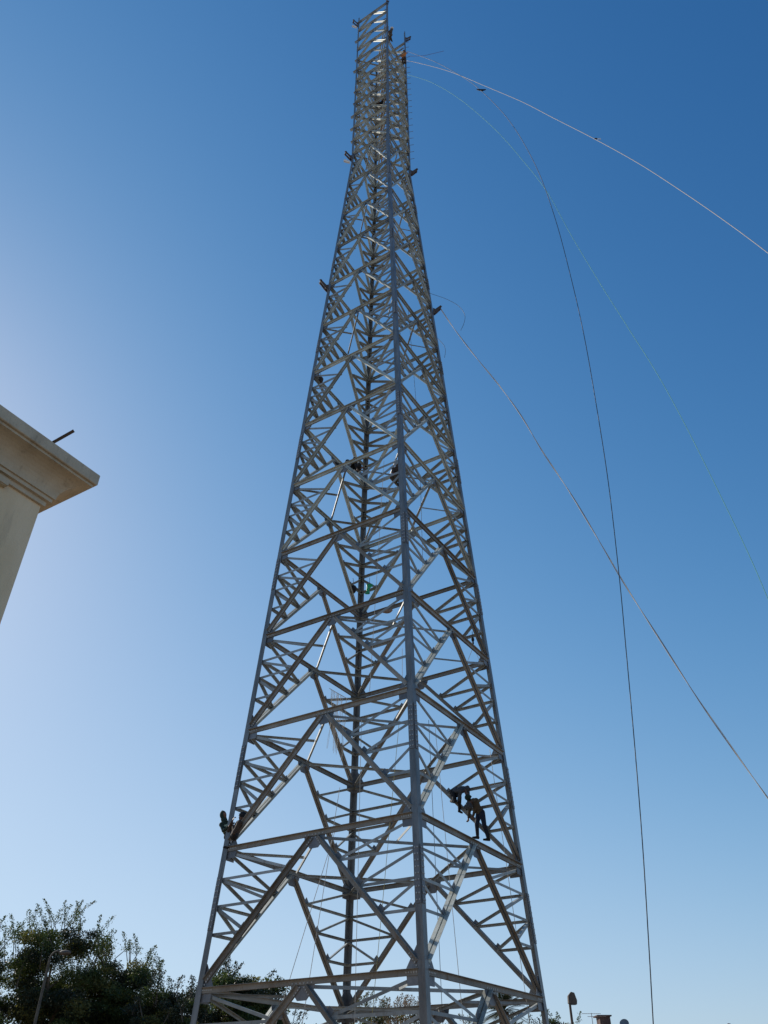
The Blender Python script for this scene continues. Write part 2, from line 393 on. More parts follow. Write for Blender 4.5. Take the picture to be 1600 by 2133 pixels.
# outrigger brackets for ropes at the legs
def bracket(k, z, tilt=1., white=False):
    c = C(k, z, OFF); d = DIRS[k]*.75; s_ = DIRS[k].cross(V((0, 0, 1))); mb = MB(); tilt *= .9
    for sg in (-1, 1):
        o = s_*(.09*sg)
        mb.plate([c+o-d*.05-V((0, 0, .25)), c+o+d*.26+V((0, 0, .05)), c+o+d*.62+V((0, 0, .55*tilt)), c+o+d*.52+V((0, 0, .66*tilt)), c+o+d*.12+V((0, 0, .2)), c+o-d*.05+V((0, 0, .25))], s_, .012)
    mb.tube([c+d*.5+V((0, 0, .5*tilt))-s_*.14, c+d*.5+V((0, 0, .5*tilt))+s_*.14], .05, 8)
    mb.tube([c+d*.14-s_*.12, c+d*.14+s_*.12], .035, 8)
    o = mb.build('rope_bracket', M['brown'] if False else M['rust_dark'], tower)
    if white:
        w_ = MB()
        for q in (0, .16):
            w_.tube([c+d*.12-V((0, 0, .42+q)), c+d*.62-V((0, 0, .36+q))], [.045, .055], 8)
        w_.build('pad', M['white'], o)
M['rust_dark'] = mat('dark_weathered_steel', (.10, .07, .055), .7, .2, amp=.3, scale=5)
bracket('L', 66.0, 1.0); bracket('L', 92.5, 1.0, True); bracket('L', 132.6, 1, True)
bracket('R', 65.4, 1.0); bracket('R', 92.0, 1.1); bracket('R', 131.5, 1.2); bracket('N', 133.2, 1.2); bracket('F', 98, 1)
for name, r in rest.items():
    o = r.build(name, rest_mat[name], tower); o['kind'] = 'stuff'
for k in 'NLRF':                       # footings
    c = C(k, -3.2); f = MB(); f.box(V((c.x, c.y, .12)), V((CA, SA, 0)), V((-SA, CA, 0)), V((0, 0, 1)), .55, .55, .22)
    f.build('footing', M['concrete'], tower)
# rusty ladder inside the slim top
lad = MB(); e = (DIRS['R']-DIRS['F']).normalized(); c0 = DIRS['F']*.62+DIRS['R']*.35
for sg in (-1, 1):
    lad.box(V((c0.x, c0.y, zw(112)))+e*.22*sg, e, e.cross(V((0, 0, 1))), V((0, 0, 1)), .025, .035, 8.2)
lo = lad.build('ladder', M['rust'], tower)
for k in range(44):
    z = zw(112)-8+k*.37; r = MB(); r.tube([V((c0.x, c0.y, z))-e*.22, V((c0.x, c0.y, z))+e*.22], .018, 6); r.build('rung', M['rust'], lo)

# ------------------------------------------------------------------ people
def remeshed(mb, voxel, name, smooth_it=2):
    me = mb.mesh(name+'_src'); o = bpy.data.objects.new(name+'_src', me); COL.objects.link(o)
    r = o.modifiers.new('r', 'REMESH'); r.mode = 'VOXEL'; r.voxel_size = voxel; r.use_smooth_shade = True
    s = o.modifiers.new('s', 'SMOOTH'); s.factor = .5; s.iterations = smooth_it
    dg = bpy.context.evaluated_depsgraph_get(); ev = o.evaluated_get(dg)
    out = bpy.data.meshes.new_from_object(ev); out.name = name
    bpy.data.objects.remove(o); return out
def cap(mb, P, Q, r0, r1, n=10):
    d = (Q-P)
    if d.length < 1e-4: return
    mb.tube([P, P.lerp(Q, .5), Q], [r0, (r0+r1)/2, r1], n); mb.ball(P, r0*1.0, n, 6); mb.ball(Q, r1*1.0, n, 6)
def ik(a, b, l1, l2, hint):
    d = b-a; L = d.length
    if L > (l1+l2)*.995: b = a+d*((l1+l2)*.995/L); L = (l1+l2)*.995
    d = (b-a).normalized(); x = (l1*l1-l2*l2+L*L)/(2*L); h = math.sqrt(max(0, l1*l1-x*x))
    hn = hint-d*hint.dot(d)
    if hn.length < 1e-3: hn = d.orthogonal()
    return a+d*x+hn.normalized()*h, b
def person(label, pelvis, neck, head, hl, hr, fl, fr, face, top, pants, hood=None, extras=None, knee=None, elbow=None, sc=1., group='workers on the tower', glove=None, stripe=False):
    """a figure posed by joint positions; hands and feet end on what they hold or stand on"""
    face = face.normalized(); sp = (neck-pelvis).normalized()
    lat = sp.cross(face).normalized(); fwd = lat.cross(sp).normalized()   # lat points to one side
    root = empty('person', (fl+fr)/2, label, 'person', group)
    k = sc; B = MB(); T = MB(); J = MB()
    sh = {s: neck-sp*.05*k+lat*(.17*k*s) for s in (-1, 1)}
    hp = {s: pelvis+lat*(.095*k*s) for s in (-1, 1)}
    chest = pelvis.lerp(neck, .68); waist = pelvis.lerp(neck, .3)
    ax = (lat, fwd, sp)
    for mb, g in ((B, 0), (J, .022)):
        mb.ball(chest, (.155+g)*k, 14, 9, ax, (1.08, .70, 1.15)); mb.ball(waist, (.135+g)*k, 14, 9, ax, (1, .72, 1.1))
        cap(mb, sh[-1], sh[1], (.065+g)*k, (.065+g)*k)
        mb.ball(pelvis.lerp(waist, .3), (.14+g)*k, 14, 9, ax, (1.08, .78, .9))
    cap(B, neck-sp*.04, head-(head-neck).normalized()*.06*k, .055*k, .05*k)
    hz = (head-neck).normalized(); hlat = hz.cross(face)
    hlat = hlat.normalized() if hlat.length > .1 else lat
    hf = hlat.cross(hz).normalized(); hax = (hlat, hf, hz)
    B.ball(head+hz*.02*k, .1*k, 14, 10, hax, (.78, .95, 1.12)); B.ball(head-hz*.055*k+hf*.02*k, .062*k, 10, 7, hax, (.85, 1, .95))
    B.tube([head+hf*.085*k+hz*.02*k, head+hf*.112*k-hz*.02*k], [.010*k, .017*k], 6)
    for s in (-1, 1):
        B.ball(head+hlat*.079*k*s-hz*.005*k, .026*k, 7, 5, hax, (.5, .8, 1.1))
    B.tube([head+hf*.088*k-hz*.052*k-hlat*.022*k, head+hf*.088*k-hz*.052*k+hlat*.022*k], .009*k, 6)
    hands = {}
    for s, H, F in ((-1, hl, fl), (1, hr, fr)):
        el, H = ik(sh[s], H, .30*k, .27*k, (elbow or (V((0, 0, -1))+lat*s*.5)))
        kn, F2 = ik(hp[s], F, .44*k, .43*k, (knee or (fwd+lat*s*.3)))
        cap(B, sh[s], el, .052*k, .04*k); cap(B, el, H, .04*k, .027*k)
        cap(J, sh[s], el, .072*k, .058*k); cap(J, el, el.lerp(H, .88), .058*k, .045*k)
        cap(B, hp[s], kn, .085*k, .055*k); cap(B, kn, F2, .055*k, .036*k)
        cap(T, hp[s], kn, .105*k, .074*k); cap(T, kn, kn.lerp(F2, .9), .074*k, .058*k)
        # hand: palm, four curled fingers, thumb at the side
        hd = (H-el).normalized(); hu = hd.orthogonal().normalized() if abs(hd.dot(lat)) > .9 else (lat-hd*lat.dot(hd)).normalized(); hn = hd.cross(hu)
        pc = H+hd*.045*k; B.ball(pc, .045*k, 10, 7, (hu, hn, hd), (.95, .42, 1.15))
        for q, ln in zip((-1.5, -.5, .5, 1.5), (.072, .085, .08, .062)):
            r0 = H+hd*.078*k+hu*.021*k*q; r1 = r0+hd*ln*.5*k+hn*.012*k; r2 = r1+hd*ln*.28*k+hn*.032*k; r3 = r2-hd*.008*k+hn*.022*k
            B.tube([r0-hd*.02*k, r0, r1, r2, r3], [.0095*k, .0095*k, .009*k, .0085*k, .007*k], 6)
        t0 = H+hd*.03*k-hu*.035*k*s; t1 = t0+hd*.03*k-hu*.025*k*s+hn*.01*k; t2 = t1+hd*.028*k+hn*.018*k
        B.tube([t0+hu*.02*k*s, t0, t1, t2], [.012*k, .012*k, .011*k, .009*k], 6)
        hands[s] = (H, hd, hu, hn, kn, F2)
    body = link('body', remeshed(B, .0105, 'body', 1), M['skin'], root, True)
    T.ball(pelvis, .152*k, 14, 9, ax, (1.1, .82, .9)); T.ball(pelvis.lerp(waist, .5), .14*k, 12, 8, ax, (1.08, .8, .9))
    link('trousers', remeshed(T, .016, 'trousers'), pants, root, True)
    jk = link('jacket', remeshed(J, .016, 'jacket'), top, root, True)
    if stripe:
        for f, w_ in ((.38, .17), (.72, .187)):
            st = MB(); c = pelvis.lerp(neck, f); n = 20
            vs = [c+lat*(w_*1.02*k*math.cos(2*math.pi*i/n))+fwd*(w_*.74*k*math.sin(2*math.pi*i/n))+sp*h for h in (-.028, .028) for i in range(n)]
            st.add(vs, [(i, (i+1) % n, n+(i+1) % n, n+i) for i in range(n)]); st.build('reflective_band', M['reflect'], jk, True)
    for s in (-1, 1):
        H, hd, hu, hn, kn, F2 = hands[s]
        bt = MB(); sd_ = (F2-kn).normalized(); fd = fwd-V((0, 0, fwd.z)) if abs(fwd.z) < .9 else face-V((0, 0, face.z))
        fd = fd.normalized() if fd.length > .01 else face
        bt.tube([F2-sd_*.16*k, F2-sd_*.05*k, F2+sd_*.03*k], [.052*k, .055*k, .05*k], 10); bt.ball(F2+sd_*.035*k, .055*k, 10, 6)
        bt.tube([F2-fd*.05*k+sd_*.05*k, F2+fd*.06*k+sd_*.05*k, F2+fd*.17*k+sd_*.06*k], [.045*k, .046*k, .034*k], 10); bt.ball(F2+fd*.17*k+sd_*.06*k, .036*k, 10, 6)
        link('boot', remeshed(bt, .014, 'boot'), M['black'], root, True)
        if glove:
            g = MB(); g.tube([H-hd*.05*k, H, H+hd*.04*k, H+hd*.09*k], [.037*k, .036*k, .046*k, .04*k], 10); g.ball(H+hd*.1*k, .04*k, 10, 6)
            link('glove', remeshed(g, .012, 'glove'), glove, root, True)
    h = MB()
    if hood == 'hood':
        h.ball(head+hz*.025*k-hf*.022*k, .128*k, 14, 10, hax, (.86, .95, 1.16)); h.tube([neck-sp*.02*k, head-hz*.07*k-hf*.03*k], [.11*k, .10*k], 12)
        h.tube([head+hz*.1*k-hf*.02*k, head+hz*.19*k-hf*.03*k], [.07*k, .014*k], 10)
        me = remeshed(h, .014, 'hood'); hm = top
        # open the front so the face shows
        bm = bmesh.new(); bm.from_mesh(me)
        kill = [f for f in bm.faces if (f.calc_center_median()-head).dot(hf) > .062*k and (f.calc_center_median()-head).length < .135*k and abs((f.calc_center_median()-head).dot(hlat)) < .07*k and abs((f.calc_center_median()-head).dot(hz)) < .10*k]
        bmesh.ops.delete(bm, geom=kill, context='FACES'); bm.to_mesh(me); bm.free()
        link('hood', me, hm, root, True)
    elif hood:
        h.ball(head+hz*.05*k, .118*k, 14, 10, hax, (.88, 1.0, .92)); h.ball(head+hz*.035*k+hf*.05*k, .10*k, 12, 6, hax, (.8, 1.0, .18))
        link('cap', remeshed(h, .014, 'cap'), M[hood], root, True)
    else:
        h.ball(head+hz*.04*k-hf*.015*k, .108*k, 14, 10, hax, (.80, .93, 1.0)); link('hair', remeshed(h, .014, 'hair'), M['black'], root, True)
    return root
X1 = V((1, 0, 0)); Y1 = V((0, 1, 0)); Z1 = V((0, 0, 1))
yl = C('L', 12).y
# two at the left-hand leg
person('worker in pointed hood with pale chest bands clinging outside the left-hand leg',
       at(477, 1743, yl+.32), at(469, 1714, yl+.30), at(466, 1699, yl+.28), at(476, 1722, yl-.1), at(479, 1728, yl+.1), at(479, 1774, yl+.2), at(483, 1776, yl+.35),
       V((.75, -.65, 0)), M['darkgreen'], M['black'], 'hood', knee=V((.35, 1, 0)), elbow=V((-.1, 0, -1)), sc=.9, stripe=True)
p = person('dark worker with orange straps leaning back inside the left-hand leg',
       at(488, 1740, yl-.2), at(499, 1714, yl-.2), at(505, 1702, yl-.22), at(484, 1711, yl-.15), at(486, 1721, yl-.25), at(479, 1764, yl-.05), at(487, 1763, yl+.2),
       V((-.9, -.25, .1)), M['brown'], M['black'], 'black', knee=V((-.3, .9, .2)))
hs_ = MB(); hs_.tube([at(487, 1722, yl-.12), at(487, 1733, yl-.14), at(485, 1745, yl-.1), at(482, 1757, yl-.08)], .012, 6)
hs_.build('harness_strap', M['orange'], p)
# two on the right, behind: on the brace of the right back face
def on_rb(x, y, d=0.):
    """where the sight line meets the right back face"""
    n = fnorm('R', 'F'); P = C('R', 12); Q = C('F', 20); nn = (C('R', 12)-C('R', 20)).cross(C('F', 12)-C('R', 12)).normalized()
    r = ray(x, y); t = (P-EYE).dot(nn)/r.dot(nn); return EYE+r*(t-d/r.length)
person('worker bent double in dark grey, upper of the pair on the right',
       on_rb(947, 1648, .1), on_rb(969, 1644, .35), on_rb(974, 1659, .5), on_rb(956, 1664, .2), on_rb(975, 1679, .1), on_rb(941, 1669, .05), on_rb(957, 1687, .1),
       V((.6, -.4, -.6)), M['grey'], M['black'], 'darkgreen', knee=V((.2, -1, .1)), sc=.95)
person('stooping worker with tan back and black trousers, lower of the pair on the right',
       on_rb(1001, 1693, .15), on_rb(985, 1666, .45), on_rb(979, 1676, .6), on_rb(976, 1704, .1), on_rb(984, 1709, .1), on_rb(995, 1742, .05), on_rb(1017, 1746, .05),
       V((-.8, -.3, -.3)), M['tan'], M['navy'], 'grey', knee=V((-.3, -1, 0)), sc=1.0)
# upper ones
def fl_face(x, y, d=0.):
    nn = (C('L', 12)-C('L', 20)).cross(C('N', 12)-C('L', 12)).normalized(); P = C('L', 12)
    r = ray(x, y); t = (P-EYE).dot(nn)/r.dot(nn); return EYE+r*(t+d/r.length)
person('black-clothed worker lying along a front left beam halfway up the tower',
       fl_face(724, 967, .35), fl_face(741, 965, .35), fl_face(747, 970, .25), fl_face(744, 978, .2), fl_face(752, 976, .3), fl_face(708, 968, .3), fl_face(712, 974, .4),
       V((.4, -.8, -.5)), M['black'], M['black'], 'black', knee=V((0, .5, .3)))
yn = C('N', 44).y
person('worker with red glove and white cap tucked behind the near leg at mid height',
       at(831, 992, yn+.75), at(828, 973, yn+.7), at(826, 966, yn+.65), at(819, 987, yn+.4), at(838, 975, yn+.3), at(830, 1012, yn+.6), at(836, 1008, yn+.5),
       V((-.4, -.8, 0)), M['brown'], M['tan'], 'white', knee=V((-.6, -.5, 0)), glove=M['red'])
person('dark crouching worker inside the slim top of the tower',
       at(793, 221, .25), at(797, 212, .0), at(800, 207, -.2), at(786, 214, -.2), at(803, 213, -.4), at(786, 223, .3), at(799, 226, .3),
       V((-.5, -.8, 0)), M['black'], M['brown'], 'black')
yt = C('N', 122).y
person('worker in tan cloth and white cap at the near leg close to the top',
       at(813, 74, yt+.35), at(813, 64, yt+.3), at(816, 60, yt+.2), at(808, 63, yt+.05), at(810, 70, yt+.1), at(812, 88, yt+.3), at(816, 84, yt+.45),
       V((-.6, -.7, 0)), M['tan'], M['tan'], 'white')
yr = C('R', 124).y
person('worker in orange and tan at the right-hand leg just below the top',
       at(841, 122, yr-.1), at(841, 113, yr-.15), at(842, 108, yr-.2), at(847, 111, yr-.05), at(836, 116, yr-.3), at(840, 135, yr-.1), at(845, 132, yr-.05),
       V((-.5, -.7, 0)), M['orange'], M['brown'], 'tan')

# ------------------------------------------------------------------ things hung on the tower
def bag(label, name, P, w_, h, m, rope=.35, cat='bag'):
    r = MB(); rnd = random.Random(int(P.x*100))
    n = 12; vs = []; L = 7
    for j in range(L):
        t = j/(L-1); rad = w_/2*(.45+.75*math.sin(math.pi*min(.95, .15+t*.75)))*(1 if j else .5)
        for i in range(n):
            a = 2*math.pi*i/n; q = rad*(1+rnd.uniform(-.1, .1)); vs.append(P+V((math.cos(a)*q, math.sin(a)*q*.8, -t*h)))
    fs = [(j*n+i, (j+1)*n+i, (j+1)*n+(i+1) % n, j*n+(i+1) % n) for j in range(L-1) for i in range(n)]+[tuple(range(n)), tuple(range((L-1)*n, L*n))[::-1]]
    r.add(vs, fs); e_ = empty(name, P, label, cat)
    r.build('sack', m, e_, True)
    t = MB(); t.tube([P-V((0, 0, .03)), P+V((.02, 0, rope*.5)), P+V((0, 0, rope))], .012, 6); t.build('cord', M['rope_d'], e_); return e_
yF = C('F', 34).y
bag('small dark sack hanging left of the far leg, two fifths of the way up', 'tool_sack', at(735, 1219, yF-.6), .28, .38, M['black'])
# green plastic bag, long and creased
gb = empty('green_bag', at(769, 1218, yF-.7), 'bright green plastic bag hanging in a long strip right of the far leg', 'bag')
g = MB(); P = at(770, 1217, yF-.7)
n = 10
vs = []
for j in range(8):
    t = j/7
    for i in range(n):
        a = 2*math.pi*i/n; wv = (.13, .14, .10, .075, .06, .06, .085, .10)[j]
        vs.append(P+V((math.cos(a)*wv-.10*t+.02*math.sin(9*t), math.sin(a)*wv*.35, -.48*t)))
g.add(vs, [(j*n+i, (j+1)*n+i, (j+1)*n+(i+1) % n, j*n+(i+1) % n) for j in range(7) for i in range(n)]+[tuple(range(n)), tuple(range(7*n, 8*n))[::-1]])
g.build('sheet', M['green'], gb, True)
t = MB(); t.tube([P, P+V((0, 0, .33))], .01, 6); t.build('cord', M['rope_d'], gb)
bag('tan and brown sack at the left-hand leg, two storeys above the middle', 'tool_sack', at(667, 785, C('L', 59).y+.35), .26, .40, M['brown'])
bag('dark sack tied at the left-hand leg beside a beam end just above the middle', 'tool_sack', at(643, 878, C('L', 53).y+.35), .26, .34, M['rust_dark'])
bc = empty('cloth_bundle', at(806, 1276, 2.6), 'pale pinkish cloth bundle lying on a far right beam, a third of the way up', 'bundle')
b_ = MB(); P = at(806, 1273, 2.6); b_.ball(P, .17, 12, 8, None, (1.2, .6, .6)); b_.ball(P+V((.14, 0, .05)), .11, 10, 7, None, (1, .7, .7)); b_.ball(P-V((.15, 0, .02)), .10, 10, 7, None, (1.1, .7, .6))
link('folded_cloth', remeshed(b_, .03, 'folded_cloth', 3), mat('pink_tan_cloth', (.28, .20, .16), .9, 0, amp=.2, scale=8), bc, True)
# chain hook near the right-hand leg
yR = C('R', 30).y
hk = empty('lifting_hook', at(985, 1340, yR), 'small black lifting hook and slings hanging by the right-hand leg', 'hook')
P = at(985, 1333, yR); b_ = MB(); b_.tube([P+V((0, 0, .35)), P+V((0, 0, .12))], .012, 6); b_.build('sling', M['rope_d'], hk)
b_ = MB(); b_.ball(P+V((0, 0, .02)), .085, 10, 7, None, (.7, .5, 1.2)); b_.tube([P-V((0, 0, .08)), P-V((0, 0, .16)), P-V((.06, 0, .23)), P-V((.0, 0, .30)), P-V((-.07, 0, .24))], [.035, .035, .03, .028, .015], 8)
b_.build('hook_block', M['black'], hk, True)
b_ = MB(); b_.tube([P-V((0, 0, .28)), at(972, 1383, yR)], .008, 5); b_.tube([P-V((0, 0, .28)), at(1003, 1386, yR)], .008, 5); b_.build('sling', M['rope_w'], hk)

# ------------------------------------------------------------------ ropes
def spline(pts, n=10):
    out = []
    for i in range(len(pts)-1):
        p0 = pts[max(i-1, 0)]; p1 = pts[i]; p2 = pts[i+1]; p3 = pts[min(i+2, len(pts)-1)]
        for k in range(n):
            t = k/n; out.append(.5*((2*p1)+(p2-p0)*t+(2*p0-5*p1+4*p2-p3)*t*t+(3*p1-p0-3*p2+p3)*t**3))
    out.append(pts[-1]); return out
def in_plane(S, G, px):
    """points where sight lines meet the vertical plane through S and G: the rope hangs in that plane"""
    n = (G-S); n.z = 0; n = n.cross(Z1).normalized(); out = []
    for x, y in px:
        r = ray(x, y); out.append(EYE+r*((S-EYE).dot(n)/r.dot(n)))
    return out
def rope(label, pts, r, m, name='rope', smooth=10):
    mb = MB(); mb.tube(spline(pts, smooth), r, 6); o = mb.build(name, m, None, True); tag(o, label, 'rope'); return o
def twist_rope(label, pts, r, m, m2, name='rope'):
    """two strands laid round each other, one pale and one darker"""
    P = spline(pts, 40); root = empty(name, pts[0], label, 'rope'); L = [0]
    for a, b in zip(P[:-1], P[1:]): L.append(L[-1]+(b-a).length)
    for ph, mm in ((0, m), (math.pi, m2)):
        q = []
        for i, p in enumerate(P):
            d = (P[min(i+1, len(P)-1)]-P[max(i-1, 0)]).normalized(); u = d.cross(Y1).normalized(); v = d.cross(u)
            a = ph+L[i]*1.0; q.append(p+(u*math.cos(a)+v*math.sin(a))*r*1.1)
        mb = MB(); mb.tube(q, r, 5); mb.build('strand', mm, root, True)
    return root
S1 = C('R', 124.2, .1); G1 = S1+V((21, -9.5, 0))
pp = in_plane(S1, G1, [(880, 133), (940, 150), (1020, 183), (1090, 213), (1150, 244), (1240, 290), (1330, 340), (1420, 398), (1510, 460), (1600, 527), (1700, 608)])
rope('pale rope from the tower top to the right edge, topmost of the ropes', [S1]+pp, .014, M['rope_w'])
mk = empty('rope_clamp', pp[5], 'tiny clamp with a white tag on the topmost pale rope', 'clamp')
b_ = MB(); b_.ball(pp[5]+V((.05, 0, .06)), .07, 8, 6, None, (1.3, .6, .7)); b_.build('clamp_body', M['black'], mk, True)
b_ = MB(); b_.box(pp[5]+V((.22, 0, .05)), X1, Y1, Z1, .09, .01, .05); b_.build('tag_plate', M['white'], mk)
S2 = C('R', 127.5, .1); G2 = S2+V((12, -10.5, 0))
pp2 = in_plane(S2, G2, [(905, 128), (960, 158), (1000, 187), (1060, 250), (1115, 343), (1155, 450), (1190, 580), (1218, 705), (1245, 860), (1268, 1010), (1290, 1200), (1304, 1350), (1322, 1550), (1338, 1750), (1350, 1940), (1361, 2133), (1368, 2250)])
rope('dark cable arching from the tower top and falling almost straight to the bottom edge', [S2]+pp2, .0135, M['rope_d'])
mk = empty('cable_clip', pp2[2], 'black clip on the dark cable just below where it leaves the tower top', 'clip')
b_ = MB(); b_.tube([pp2[2]-V((.2, 0, -.05)), pp2[2]+V((.12, 0, -.05)), pp2[2]+V((.35, 0, .04))], [.03, .07, .03], 7); b_.build('jaw', M['black'], mk, True)
S3 = C('R', 119.5, .1); G3 = S3+V((18, -8, 0))
pp3 = in_plane(S3, G3, [(900, 172), (960, 208), (1030, 268), (1090, 335), (1140, 400), (1190, 490), (1250, 590), (1310, 685), (1370, 780), (1430, 890), (1500, 1030), (1560, 1155), (1600, 1248), (1650, 1370)])
rope('thin green rope sweeping from near the tower top to the right edge at mid height', [S3]+pp3, .010, M['rope_g'])
S4 = C('R', 66.3, .48); G4 = S4+V((13.5, -8, 0))
pp4 = in_plane(S4, G4, [(945, 683), (990, 742), (1040, 803), (1085, 865), (1130, 940), (1190, 1030), (1250, 1130), (1300, 1215), (1370, 1325), (1450, 1450), (1530, 1565), (1600, 1663), (1680, 1775)])
twist_rope('pale twisted rope from the bracket on the right-hand leg down to the lower right edge', [S4]+pp4, .013, M['rope_w'], mat('grey_rope', (.22, .22, .24), .8, 0, amp=.1))
S5 = C('R', 69.5); G5 = S5+V((6, -1.0, 0))
rope('loose dark wire loop curling off the right-hand leg above the bracket', [at(880, 606, S5.y-.4)]+in_plane(S5, G5, [(905, 614), (930, 623), (955, 637), (968, 655), (967, 672), (960, 688)]), .010, M['rope_d'], 'wire')
rope('short curl of thin wire beside the right-hand leg below the bracket', in_plane(C('R', 60), C('R', 60)+V((6, -1, 0)), [(912, 705), (924, 718), (928, 730), (926, 745)]), .009, M['rope_d'], 'wire')
rope('thin purple cord stretching right from the leg below the tower top', in_plane(C('R', 126), C('R', 126)+V((10, -4, 0)), [(851, 117), (880, 116), (900, 112), (925, 106)]), .012, mat('purple_cord', (.16, .08, .2), .8, 0, amp=.1), 'cord')
inner = [((700, 1724), (608, 2022), 'yellowish hoist line slanting down left of the far leg, leftmost one', 'rope_w', -1.0),
         ((708, 1640), (645, 2034), 'hoist line slanting down left of the far leg, second from the left', 'rope_w', -.6),
         ((753, 1500), (739, 2125), 'pale hoist line just right of the far leg, running down behind the front beams', 'rope_w', 0.),
         ((832, 1500), (774, 2125), 'yellowish line between the far leg and the near leg', 'rope_y', .3),
         ((838, 1350), (838, 1420), 'short white line beside the near leg two fifths of the way up', 'rope_w', -1.),
         ((893, 1500), (921, 2100), 'dark line just right of the near leg, leftmost on that side', 'rope_d', .5),
         ((905, 1500), (962, 2095), 'pale line right of the near leg ending at the lowest right beam', 'rope_w', .2),
         ((1020, 1560), (1100, 2106), 'pale line in front of the right-hand leg', 'rope_w', 1.2),
         ((876, 1000), (881, 1190), 'dark hanging line right of the near leg at mid height', 'rope_d', 0.),
         ((850, 640), (868, 850), 'dark hanging line right of the near leg, high up', 'rope_d', .2),
         ((800, 960), (770, 1440), 'pale line left of the near leg at mid height', 'rope_w', -.5)]
for a, b, lab, m_, Y in inner:
    P = at(*a, Y*.6); Q = at(*b, Y)
    if b[1] > 2000: d_ = (Q-P).normalized(); Q = Q+d_*((Q.z-.3)/-d_.z if d_.z < -.3 else 2)
    T_ = P+V(((P.x-Q.x)*.0, 0, 0))
    mid = P.lerp(Q, .5)+V((0, 0, -.05))
    rope(lab, [P, mid, Q], .009, M[m_], 'hoist_line', 6)
# loose bundle of wires
lw = MB(); rnd = random.Random(5)
for i in range(24):
    x = 690+rnd.uniform(0, 34); y0 = 1436+(x-690)*.55; P = at(x, y0, .6); L = rnd.uniform(.9, 2.3); q = [P]
    for k in range(1, 6): q.append(P+V((rnd.uniform(-.05, .05)+k*.015*(i % 5-2), rnd.uniform(-.05, .05), -L*k/5)))
    lw.tube(q, .0045, 4)
lw.tube([at(686, 1434, .6), at(705, 1445, .6), at(728, 1458, .6)], .012, 5)
tag(lw.build('loose_wires', M['rope_w'], None), 'thin frayed wires hanging in a veil left of the far leg', 'wires', kind='stuff')

# ------------------------------------------------------------------ building on the left
h_ = 8.0; hwall = 7.25
Wc = EYE+V((-.707*7.25, 1.278*7.25, 0)); Wc.z = 0
pe = ray(0, 840); pe2 = ray(207, 990)
e1 = V((-.531, -.847, 0)).normalized()       # along the visible wall, toward the camera side
n1 = V((.847, -.531, 0)).normalized()        # outward from the visible wall
n0 = -e1                                     # outward from the far side wall
bl = empty('villa', Wc, 'cream rendered building corner with a deep moulded cornice, cut by the left edge', 'building')
LEN, DEP, ZT_ = 17.0, 12.0, hwall+1.6
m = MB()
c = [Wc, Wc+e1*LEN, Wc+e1*LEN-n1*DEP, Wc-n1*DEP]
m.add([q+V((0, 0, 0)) for q in c]+[q+V((0, 0, ZT_+.3)) for q in c], [(0, 1, 5, 4), (1, 2, 6, 5), (2, 3, 7, 6), (3, 0, 4, 7), (4, 5, 6, 7)])
m.build('wall', M['stucco'], bl)
prof = [(0, 0), (.045, 0), (.045, .085), (.095, .085), (.095, .15), (.125, .15)]
for k in range(9):
    t = k/8; a = math.pi/2*t; prof.append((.125+.31*(1-math.cos(a)), .15+.34*math.sin(a)))
prof += [(.455, .49), (.455, .535), (.49, .535), (.50, .545), (.50, .735), (.48, .75), (0, .75)]
m = MB(); rings = []
for d, z in prof:
    rings.append([Wc+(n1+n0)*d+V((0, 0, ZT_-.0+z)), Wc+e1*LEN+(n1-n0)*d+V((0, 0, ZT_+z)), Wc+e1*LEN-n1*DEP+(-n1-n0)*d+V((0, 0, ZT_+z)), Wc-n1*DEP+(-n1+n0)*d+V((0, 0, ZT_+z))])
vs = [p for r in rings for p in r]
m.add(vs, [(i*4+k, (i+1)*4+k, (i+1)*4+(k+1) % 4, i*4+(k+1) % 4) for i in range(len(prof)-1) for k in range(4)]+[tuple((len(prof)-1)*4+k for k in range(4))])
m.build('cornice', M['cornice'], bl)
for s in (3.5, 8.0, 12.5):                    # windows further along, out of the frame
    wd = MB(); c = Wc+e1*s+V((0, 0, 2.0)); wd.box(c+n1*.01, e1, n1, Z1, .7, .05, .75); f = wd.build('window', M['cornice'], bl)
    gl = MB(); gl.box(c+n1*.045, e1, n1, Z1, .62, .03, .67); gl.build('pane', M['glass'], f)
# steel bar over the roof edge
def roofpt(x, y, z):
    r = ray(x, y); return EYE+r*((z-EYE.z)/r.z)
a_, b2 = roofpt(117, 922, 1.6+h_+.03), roofpt(156, 900, 1.6+h_+.22)
m = MB(); d = (b2-a_).normalized(); m.angle(a_-d*.5, b2, Z1, d.cross(Z1), .055, .008)
tag(m.build('steel_bar', M['rust_dark']), 'dark steel bar sticking out over the roof edge of the building', 'bar')
# small box on the wall
r = ray(2, 1006); t = (Wc-EYE).dot(n1)/r.dot(n1); P = EYE+r*t
wb = empty('wall_box', P, 'small rounded grey box on the cream wall at the left edge', 'box')
m = MB(); m.box(P+n1*.05+e1*.10, e1, n1, Z1, .165, .05, .05); m.build('box_body', M['cornice'], wb)
m = MB(); m.box(P+n1*.05+e1*.10-V((0, 0, .055)), e1, n1, Z1, .12, .03, .008); m.build('base_plate', M['cornice'], wb)

